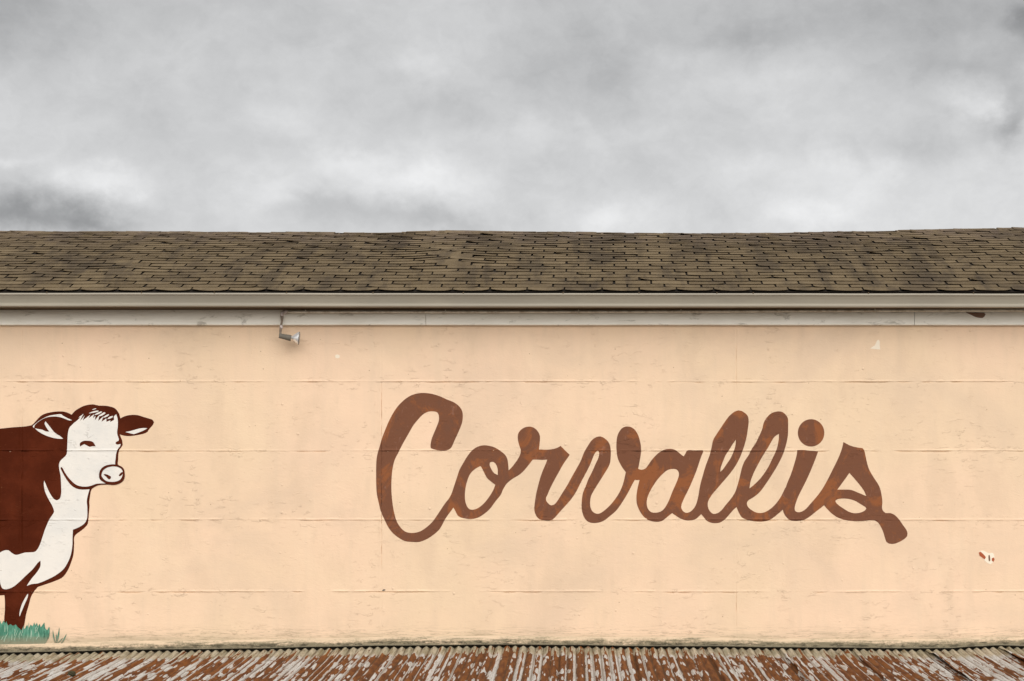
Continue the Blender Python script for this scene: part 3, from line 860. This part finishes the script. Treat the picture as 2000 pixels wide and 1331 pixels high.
outer += X(T4, [(145,960),(170,1000),(205,1028),(250,1036),(300,1032),(350,1018),(400,985),(450,945),(490,915),(520,890,1),(545,920),(590,965),(650,1005),(720,1028),(800,1037),(880,1036),(940,1030),(985,1030),(1020,1050),(1045,1085),(1070,1140),(1085,1190),(1100,1230),(1130,1247),(1170,1248),(1220,1230),(1270,1200),(1292,1175),(1295,1150),(1285,1120),(1250,1070),(1215,1020),(1175,980),(1135,963),(1090,962),(1070,945),(1058,915),(1062,860),(1055,800),(1042,740),(1025,700),(980,630),(940,560),(920,500),(905,430),(893,380),(878,360,1),(820,352),(760,335),(700,303,1),(690,350),(670,410),(640,480),(600,560),(560,640),(510,730),(460,800),(400,870),(350,925),(310,950),(275,955),(250,940),(247,915),(258,870),(280,810),(320,730),(360,650),(400,560),(440,460),(465,392,1),(440,388),(380,383),(330,377),(272,378,1),(265,430),(240,520),(210,610),(180,680),(160,740)])
outer += X(T3, [(1610,880),(1560,980),(1500,1060),(1440,1110),(1380,1137),(1320,1135),(1270,1110),(1235,1080),(1222,1045),(1235,1015),(1290,980),(1350,930),(1410,850),(1470,760),(1530,660),(1580,560),(1610,470),(1630,380),(1635,300),(1635,230),(1632,190),(1610,155),(1580,130),(1545,122),(1500,128),(1455,150),(1410,200),(1390,240),(1375,300),(1345,370),(1310,440),(1270,500),(1240,560),(1200,620),(1175,680),(1160,740),(1140,820),(1120,890),(1100,940),(1060,1000),(1010,1060),(970,1110),(930,1140),(890,1148),(860,1130),(838,1095),(830,1050),(840,1010),(870,960),(920,900),(980,830),(1040,760),(1100,680),(1150,590),(1185,500),(1215,400),(1232,300),(1240,220),(1232,170),(1205,140),(1170,118),(1140,112),(1100,125),(1050,165),(1010,215),(960,290),(920,350),(885,410),(870,480),(850,560),(820,640),(800,700),(780,770),(760,840),(745,920),(735,980),(715,1050),(690,1095),(650,1130),(610,1137),(580,1115),(565,1080),(570,1050),(600,980),(640,900),(680,810),(720,710),(760,590),(788,520,1),(780,512),(700,513),(640,510),(620,518),(608,545),(590,572,1),(565,555),(530,525),(490,502),(440,497),(400,505),(350,530),(310,565),(270,610),(235,660),(210,692),(170,707)])
outer += X(T2, [(1542,615,1),(1560,520),(1573,440),(1573,360),(1560,290),(1540,230),(1510,180),(1475,150),(1440,137),(1400,137),(1360,155),(1325,200),(1305,250),(1297,310),(1297,400),(1310,490),(1335,550),(1370,610),(1402,652,1),(1380,750),(1350,840),(1300,930),(1230,1020),(1160,1085),(1110,1118),(1070,1122),(1030,1100),(1010,1070),(1000,1030),(1000,970),(1010,920),(1040,860),(1090,780),(1140,700),(1190,620),(1220,560),(1230,500),(1232,420),(1225,355),(1205,310),(1170,275),(1130,252),(1095,248),(1050,265),(1010,300),(970,360),(930,430),(890,530),(840,620),(790,710),(740,800),(690,880),(650,945),(620,990),(590,1020),(560,1028),(530,1010),(503,975),(500,940),(515,910),(545,840),(590,750),(640,660),(690,570),(768,455,1),(730,420),(695,385),(665,355,1),(630,375),(570,392),(500,398),(420,395,1),(428,330),(432,250),(420,210),(385,165),(345,142),(300,137),(250,150),(210,180),(185,220),(182,280),(195,340),(215,400),(215,430),(190,490),(150,550),(110,600),(78,632,1)])
outer += X(T1, [(1100,640),(1092,590),(1075,560),(1040,530),(990,500),(940,487),(900,485),(850,500),(810,530),(775,575),(745,625),(715,680),(695,740),(675,800),(655,860),(635,900),(600,945),(570,990),(540,1035),(500,1090),(450,1135),(400,1165),(340,1175),(290,1165),(250,1130),(220,1080),(200,1010),(187,930),(180,850),(180,760),(187,680),(205,600),(235,540),(270,470),(310,400),(350,330),(390,280),(430,240),(470,220),(510,217),(540,225),(553,250),(553,290),(535,340),(510,400),(495,440)])
holes = [X(T1, [(880,648,1),(840,670),(800,710),(775,770),(762,830),(758,890),(765,940),(785,980),(810,992),(850,985),(900,950),(950,890),(985,830),(997,795,1),(970,775),(935,745),(910,700),(890,660)]),
 X(T1, [(955,620),(980,615),(1000,630),(1015,665),(1018,718,1),(990,705),(965,670),(953,640)]),
 X(T3, [(490,698),(520,705),(540,730),(542,765),(520,830),(480,920),(440,1020),(400,1090),(360,1125),(310,1136),(265,1130),(235,1100),(222,1060),(222,1010),(245,940),(290,860),(340,790),(400,730),(440,705)]),
 X(T3, [(1112,405,1),(1110,450),(1095,510),(1060,590),(1020,650),(985,700),(958,727,1),(960,690),(985,620),(1010,560),(1050,500),(1080,450)]),
 X(T3, [(1543,347,1),(1500,375),(1470,420),(1430,490),(1380,570),(1330,660),(1290,740),(1260,820),(1248,893,1),(1290,860),(1360,790),(1430,690),(1480,590),(1520,500),(1540,410)]),
 X(T4, [(755,590,1),(720,640),(680,695),(643,745,1),(700,745),(770,748),(840,775),(912,805,1),(890,755),(850,700),(800,640)]),
 X(T4, [(625,850),(650,833),(690,828),(750,832),(810,850),(860,880),(905,908),(912,922),(890,945),(850,960),(800,964),(750,950),(700,920),(650,885)])]
dot = X(T4, [(400+123*math.cos(a*math.pi/8), 218+127*math.sin(a*math.pi/8)) for a in range(16)])
cuts = [[(905,700),(905,880),(888,935),(886,950),(885.6,992),(885.6,1100)],
 [(1002,700),(1002,890),(993.5,919.1),(989,945.9),(989,1100)],
 [(1125,700),(1125,890),(1099.2,962.1),(1116.5,974.2),(1125,990),(1125,1100)],
 [(1256,700),(1256,900),(1254.8,918.5),(1244.4,938.2),(1239,955),(1236,1000),(1236,1100)],
 [(1381,700),(1381,880),(1364,945),(1361,975),(1369.4,1004.6),(1369.4,1100)],
 [(1475,700),(1475,830),(1460,878),(1443,913),(1436,954),(1434.8,963.6),(1438.4,990.9),(1438.4,1100)],
 [(1548,700),(1548,860),(1545,890),(1532,945),(1527,968),(1529,995.8),(1529,1100)],
 [(1625,700),(1625,890),(1612,935),(1603,957),(1609.4,987.2),(1609.4,1100)]]
word = thing('painted_word', 'large rusty brown script word Corvallis painted across the cream wall', 'lettering', P(1250, 1060))
paint('letter', [outer]+holes+[dot], 1, mlet, word, cuts)

# ---- the cow
A, B = (0, 780, 6.25), (0, 940, 3.917)
cow = thing('painted_cow', 'mural of a red brown and white cow standing at the left edge of the wall', 'mural', P(20, 1225))
body = [(-480,1228),(-478,1180),(-500,1100),(-520,1000),(-515,900),(-490,858),(-440,842),(-300,846),(-150,845)]
body += X(A, [(0,360),(150,345),(300,335),(385,320,1),(410,300),(450,255),(500,205),(560,175),(640,158),(720,150),(790,155),(840,172),(875,190,1),(910,150),(960,115),(1020,85),(1090,68),(1150,66),(1200,78),(1290,82),(1350,92),(1400,110),(1430,140),(1455,180),(1470,235,1),(1520,210),(1580,195),(1650,192),(1700,200),(1760,220),(1830,240),(1865,255),(1880,280),(1870,310),(1840,345),(1815,375),(1800,400),(1760,420),(1680,438),(1600,450),(1540,450),(1490,440),(1462,430,1),(1475,465),(1490,500),(1498,560,1),(1480,590),(1455,625),(1445,680),(1443,740),(1440,800),(1480,820),(1510,850),(1520,900),(1522,950),(1510,990),(1480,1020),(1430,1040),(1380,1048),(1310,1045),(1250,1045),(1200,1050),(1160,1065),(1125,1090),(1110,1120),(1100,1180)])
body += X(B, [(683,157),(685,190),(680,250),(672,325),(655,350),(620,380),(585,405),(568,430),(567,480),(562,560),(545,620),(520,680),(480,735),(420,765),(350,790),(290,810,1),(265,840),(240,880),(220,950),(200,1020),(190,1080),(180,1140),(178,1165,1),(40,1165,1),(33,1060),(38,980),(37,900),(33,872,1),(0,875)])
body += [(-60,1160),(-150,1140),(-280,1130),(-360,1140),(-395,1180),(-400,1228,1),(-440,1230)]
paint('coat', [body], 1, mbr, cow)
white = X(A, [(870,325,1),(905,290),(935,268,1),(1012,195,1),(975,272,1),(1035,200,1),(1010,262,1),(1105,190,1),(1080,235,1),(1150,185,1),(1135,235,1),(1165,205,1),(1160,258,1),(1215,190,1),(1200,268,1),(1262,210,1),(1240,278,1),(1300,235,1),(1300,278,1),(1350,258,1),(1345,280,1),(1395,250),(1390,215),(1420,185,1),(1435,235),(1440,280),(1438,340),(1430,400),(1435,440),(1452,490),(1448,508,1),(1412,528),(1414,550),(1440,556),(1475,548,1),(1466,575),(1438,612),(1420,660),(1412,720),(1408,800),(1450,825),(1490,850),(1500,900),(1500,950),(1480,990),(1440,1012),(1380,1022),(1300,1028),(1240,1030),(1180,1035),(1135,1060),(1095,1095),(1085,1130),(1070,1180)])
white += X(B, [(664,157),(668,200),(665,290),(645,325),(610,350),(558,372,1),(555,430),(553,500),(540,570),(515,630),(480,680),(420,725),(350,760),(290,783),(245,788),(205,802,1),(240,750),(285,695),(310,650),(310,608,1),(290,625),(250,675),(200,722),(150,770),(100,810),(50,828),(20,822),(5,790),(-5,740,1),(-30,700),(-60,640),(-40,575),(0,548),(30,532),(65,530),(90,550),(120,565),(150,560),(190,548),(240,545),(270,540),(300,500),(325,430),(345,370),(375,300),(400,260),(414,235),(400,190),(370,135),(345,80)])
white += X(A, [(538,1065),(535,1030),(540,995,1),(555,1030),(580,1090),(610,1150),(650,1210),(690,1235),(730,1215),(748,1150),(748,1080),(745,1000),(738,920),(725,860),(720,800),(730,765),(760,730),(800,695),(815,670),(820,620),(825,500),(830,420),(840,370),(855,338)])
paint('white_face_and_chest', [white], 2, mwh, cow)
paint('jaw_line', [X(A, [(745,828),(762,838),(790,890),(830,950),(880,1005),(930,1045),(990,1065),(1060,1068),(1120,1055),(1170,1035),(1230,1030),(1290,1030,1),(1290,1045,1),(1250,1045),(1200,1052),(1150,1075),(1120,1095),(1070,1102),(990,1103),(930,1090),(880,1060),(830,1005),(785,935),(755,880),(740,845)])], 3, mbr, cow)
paint('muzzle', [X(A, [(1408,797),(1350,798),(1290,812),(1240,845),(1215,890),(1210,940),(1220,978),(1255,1008),(1310,1035),(1380,1048),(1440,1038),(1490,1010),(1518,970),(1524,920),(1515,860),(1490,830),(1450,808)]), X(A, [(1370,822),(1310,835),(1265,865),(1245,900),(1240,940),(1260,970),(1300,1000),(1360,1010),(1420,1005),(1465,985),(1490,950),(1500,900),(1490,860),(1450,832),(1410,822)])], 4, mbr, cow)
paint('nostril', [X(A, [(1265,915),(1290,915),(1330,930),(1355,945),(1355,965),(1335,982),(1315,970),(1300,950),(1275,930)])], 3, mbr, cow)
paint('nostril', [X(A, [(1500,888),(1480,895),(1460,915),(1450,935),(1465,942),(1485,930),(1498,910)])], 3, mbr, cow)
paint('eye', [X(A, [(978,580,1),(975,545),(990,525),(1020,510),(1070,508),(1120,515),(1150,540),(1168,578,1),(1130,575),(1095,583,1),(1060,565),(1030,550),(1000,565)])], 3, mbr, cow)
paint('ear_marking', [X(A, [(400,330,1),(430,305),(480,265),(540,230),(600,205),(680,190),(750,185),(765,200),(820,230),(880,258,1),(850,262),(780,235),(720,218),(650,213),(580,222),(520,245),(460,285),(425,320),(415,355,1)])], 2, mwh, cow)
paint('ear_marking', [X(A, [(428,358,1),(470,366),(520,375),(560,395),(602,396,1),(570,350),(545,300),(555,272,1),(580,300),(620,350),(670,410),(740,455),(770,485,1),(700,482),(620,465),(540,435),(470,395)])], 2, mwh, cow)
paint('ear_marking', [X(A, [(1530,402,1),(1600,388),(1680,365),(1740,354),(1800,355,1),(1760,380),(1700,405),(1635,428,1),(1580,415)])], 2, mwh, cow)
for pts in ([(1120,132),(1165,113),(1180,118),(1150,128)], [(1085,175),(1140,150),(1200,140),(1205,150),(1150,165)], [(1150,195),(1190,168),(1240,150),(1245,160),(1200,185)],
            [(1200,210),(1240,180),(1275,160),(1290,170),(1240,205)], [(1255,230),(1290,200),(1330,185),(1330,197),(1290,222)], [(1310,245),(1340,215),(1375,205),(1380,218),(1340,240)],
            [(960,225),(1000,195),(1020,180),(1000,215)]):
    paint('forelock_strand', [X(A, pts)], 2, mwh, cow)
paint('leg_highlight', [X(B, [(215,862),(195,890),(165,950),(150,1010),(150,1035),(165,1000),(190,940),(212,890)])], 2, mwh, cow)

grass = thing('painted_grass', 'teal green brush stroke grass painted under the cow at the foot of the wall', 'mural', P(60, 1255))
rg = random.Random(4)
top = []
gx_ = 0
gl = X(B, [(0,1065,1),(12,1095,1),(20,1082,1),(30,1068,1),(42,1090,1),(50,1072,1),(60,1108,1),(80,1095,1),(100,1108,1),(122,1098,1),(135,1115,1),(165,1142,1),(178,1118,1),(190,1132,1),(208,1100,1),(222,1128,1),(235,1098,1),(250,1112,1),(263,1082,1),(270,1105,1),(283,1085,1),(292,1112,1),(305,1092,1),(312,1120,1),(340,1083,1),(346,1125,1),(362,1142,1),(376,1115,1),(381,1150,1),(377,1190,1),(352,1238,1)])
gl += [(88, 1258, 1), (60, 1259.5, 1), (20, 1261, 1), (0, 1262, 1), (-520, 1262, 1)]
left = []; q = -520
while q < -4:
    left += [(q, 1215+rg.uniform(-7, 7), 1), (q+3, 1224+rg.uniform(-4, 4), 1)]; q += rg.uniform(6, 11)
GLAY = 5
paint('grass_patch', [gl+left], GLAY, mgr, grass)
def blade(x0, y0, x1, y1, w, bend=0.):
    """curved tapering brush stroke from foot to tip, pixels"""
    a = Vector((x0, y0)); b = Vector((x1, y1)); d = b-a; nrm = Vector((-d.y, d.x)).normalized()
    L, R = [], []
    for i in range(6):
        u = i/5; c = a+d*u+nrm*bend*math.sin(u*math.pi); ww = w*(1-u)**.6*(.7+.6*math.sin(u*math.pi))
        L.append(tuple(c+nrm*ww)); R.append(tuple(c-nrm*ww))
    L[-1] = (*L[-1], 1)
    return L+R[:-1][::-1]
for a in ((108,1255,103.5,1231,1.3,-1), (110,1256,116,1226,1.7,1.2), (111,1252,110,1238,1.0,0), (113,1256,123,1246,1.2,.5), (120,1257,130,1238.5,1.6,.8),
          (86,1250,87,1217,1.6,.6), (94,1248,96.5,1225,1.4,.6)):
    paint('grass_blade', [blade(*a)], GLAY, mgr, grass, label='loose thin grass stroke beside the patch' if a[0] > 100 else None)
for i in range(26):
    x0 = rg.uniform(2, 88); y0 = rg.uniform(1228, 1255)
    paint('grass_stroke', [blade(x0, y0, x0+rg.uniform(-2, 6), y0-rg.uniform(8, 16), rg.uniform(.4, .8), rg.uniform(-.6, .6))], GLAY+1, mgl, grass)

# ---- flakes and chips of paint
def chip(name, label, cat, loops, mats):
    pass
mpale, t = mat('fresh_primer_spot', .6, color=(.80, .70, .56))
mprim, t = mat('bare_red_primer', .7, color=(.36, .09, .035))
mbare, t = mat('bare_brown_wood', .8)
t.l.new(t.mix(t.noise(t.vmul(t.pos, (4, 4, 60)), 1, 4), (.13, .07, .045), (.21, .125, .085)), t.b.inputs['Base Color'])
TR = (1500, 430, 4)
spot = paint('paint_chip', [X(TR, [(860,935),(872,945),(873,985),(878,1012,1),(840,1010),(798,1005,1),(815,992),(835,980),(848,950)])], 1, mpale, wall, label='white bird shaped spot of missing paint')
paint('paint_chip', [X((500, 430, 4), [(618,1060),(632,1050),(655,1060),(652,1078),(622,1078)])], 1, mpale, wall, label='small pale round chip in the paint')
TC = (1660, 640, 2.773)
paint('paint_chip', [X(TC, [(700,1215),(720,1208),(750,1222),(775,1222),(783,1250),(775,1270),(760,1282),(740,1272),(720,1250)])], 1, mpale, wall, label='chipped flake showing white and red primer')
paint('primer_spot', [X(TC, [(698,1220),(705,1214),(722,1228),(736,1245),(730,1256),(715,1245),(702,1236)])], 2, mprim, wall)
paint('primer_spot', [X(TC, [(768,1250),(780,1246),(783,1258),(776,1270),(768,1262)])], 2, mprim, wall)
paint('primer_spot', [X(TC, [(750,1235),(756,1232),(760,1262),(753,1268)])], 2, mbare, wall)
paint('wall_hole', [X((500,1130,4), [(985,92),(998,85),(1013,88),(1008,96),(990,98)])], 1, mdark, wall)
# bare wood patch on the right frieze board
pts = smooth_loop(X(TR, [(1545,722,1),(1600,722),(1650,724),(1690,726),(1700,735),(1693,752),(1680,764),(1650,764),(1620,757),(1580,738)]), 1)
yb = -.0465
bm = bmesh.new(); va = [bm.verts.new(P(q.x, q.y, yb)) for q in pts]; f = bm.faces.new(va); f.normal_update()
if f.normal.y > 0: f.normal_flip()
bmesh.ops.triangulate(bm, faces=bm.faces[:])
ed = [e for e in bm.edges if len(e.link_faces) == 1]
for v in bmesh.ops.extrude_edge_only(bm, edges=ed)['geom']:
    if isinstance(v, bmesh.types.BMVert): v.co.y += .004
obj('bare_wood_patch', bm, mbare, bld, label='brown bare wood showing on the white trim board')

# ------------------------------------------------------------------ conduit and flood lamp
mcon, t = mat('painted_conduit', .5)
n = t.noise(t.pos, 18, 4, .65)
t.l.new(t.mix(t.ramp(n, .4, .7), (.74, .68, .57), (.50, .43, .34)), t.b.inputs['Base Color'])
con = thing('conduit', 'thin painted electrical conduit running right along the trim board under the gutter', 'conduit', P(560, 609, -.055))
CY = -.075
def cz(px): return interp([(500, 610.0), (1000, 609.8), (2000, 606.6), (2900, 604)], px)
path = [P(px, cz(px)+.25*N1(px*.006, 4), CY) for px in [560+30*i for i in range(76)]]
obj('pipe', tube(path, .0098, 12, 'pipe'), mcon, con)
for px in (845, 1520, 2150):
    obj('coupling', tube([P(px-5, cz(px), CY), P(px-4, cz(px), CY), P(px+4, cz(px), CY), P(px+5, cz(px), CY)], [.0095, .0118, .0118, .0095], 12, 'coupling'), mcon, con)
for px in (597, 870, 1130, 1330, 1709, 2000, 2300):
    bm = bmesh.new(); q = P(px, cz(px), CY); box(bm, q.x-.004, q.x+.004, CY-.0115, -.042, q.z-.0125, q.z+.0155); obj('strap', bm, mcon, con)

LYY = -.12
lamp = thing('flood_lamp', 'small bare reflector flood bulb in grey socket hanging from a bent pipe below the gutter', 'lamp', P(550, 640, CY))
mel, t = mat('grey_lilac_fitting', .5); n = t.noise(t.pos, 40, 3, .6)
t.l.new(t.mix(t.ramp(n, .4, .7), (.60, .52, .49), (.36, .29, .25)), t.b.inputs['Base Color'])
marm, t = mat('rusty_pipe', .7); n = t.noise(t.pos, 60, 3, .6)
t.l.new(t.mix(n, (.12, .09, .065), (.30, .24, .19)), t.b.inputs['Base Color'])
msoc, t = mat('weathered_grey_socket', .7); n = t.noise(t.pos, 30, 4, .6)
t.l.new(t.mix(n, (.10, .09, .072), (.19, .17, .14)), t.b.inputs['Base Color'])
e0 = P(561, 608.8, CY)
obj('elbow', tube([P(562.5, 609, CY), P(560, 609, CY), P(559.9, 609, CY), P(555, 609.8, CY), P(552, 612, CY-.01), P(550.6, 616, CY-.018), P(550.5, 618, CY-.02)], [.011, .011, .0155, .0165, .0175, .0155, .0150], 16, 'elbow'), mel, lamp)
obj('arm', tube([P(550.6, 617, CY-.018), P(550.9, 621, CY-.02), P(550.6, 628, CY-.025), P(549.6, 634, CY-.04), P(549.2, 637, CY-.05)], [.0135, .0125, .0085, .009, .0115], 14, 'arm'), marm, lamp)
obj('knuckle', tube([P(549.2, 636.5, CY-.05), P(549, 641, CY-.058), P(548.6, 642, CY-.06)], [.0125, .0135, .0115], 14, 'knuckle'), mel, lamp)
obj('swivel', tube([P(548.6, 641.5, CY-.06), P(548.2, 646, LYY), P(547.8, 652, LYY), P(547.5, 654, LYY)], [.0105, .0105, .0095, .0125], 14, 'swivel'), marm, lamp)
s0 = P(545, 656.0, LYY-.012); s1 = P(568.5, 661.0, LYY+.004)
ax = (s1-s0)
obj('socket', tube([s0, s0+ax*.03, s0+ax*.05, s0+ax*.55, s0+ax*.57, s0+ax*.62, s0+ax*.97, s0+ax], [.0165, .019, .0198, .0215, .0232, .0232, .0245, .0225], 20, 'socket'), msoc, lamp)
mrefl, t = mat('silvered_bulb_glass', .16, .6, (.95, .95, .95))
mlens, t = mat('bulb_lens_glass', .12, 0, (.35, .33, .30)); t.b.inputs['Transmission Weight'].default_value = .3
an = ax.normalized()
an = Vector((.985, .06, -.10)).normalized()
b0 = P(568.6, 659.4, LYY+.004)
prof_b = [(0, .012), (.008, .0125), (.014, .016), (.024, .026), (.038, .038), (.052, .048), (.060, .0525), (.063, .0528)]
obj('bulb_reflector', tube([b0+an*a for a, r in prof_b], [r for a, r in prof_b], 28, 'bulb_reflector', False), mrefl, lamp)
obj('bulb_lens', tube([b0+an*a for a in (.0615, .0665, .070, .073, .0745)], [.0532, .0540, .046, .028, .006], 28, 'bulb_lens'), mlens, lamp)

# ------------------------------------------------------------------ moss clump on the lean-to roof
mm, t = mat('dark_moss', 1.0); t.l.new(t.mix(t.noise(t.pos, 60, 4), (.03, .028, .015), (.10, .085, .045)), t.b.inputs['Base Color'])
def clump(px, py, r, label, seed):
    best = None
    for i in range(400):
        yv = -.1-i*.008; xx = PX(px, yv); pz = sheet_z(xx, yv)+.004
        yy_ = VY-(pz-ZC)*F/(D+yv)
        if yy_ > py: best = (xx, yv, pz); break
    bm = bmesh.new(); bmesh.ops.create_icosphere(bm, subdivisions=4, radius=1)
    for v in bm.verts:
        k = 1+.32*noise.noise(v.co*2.2+Vector((seed, 0, 0)))+.22*noise.noise(v.co*6)
        v.co = Vector((v.co.x*r*k, v.co.y*r*1.3*k, v.co.z*r*.75*k))
    me = bpy.data.meshes.new('moss_clump'); bm.to_mesh(me); bm.free(); me.materials.append(mm)
    o = bpy.data.objects.new('moss_clump', me); COL.objects.link(o)
    o.location = (best[0], best[1], best[2]+r*.25); o['label'] = label; o['category'] = 'moss'
clump(140, 1319, .030, 'dark round clump of moss on the rusty sheets below the painted grass', 2.2)
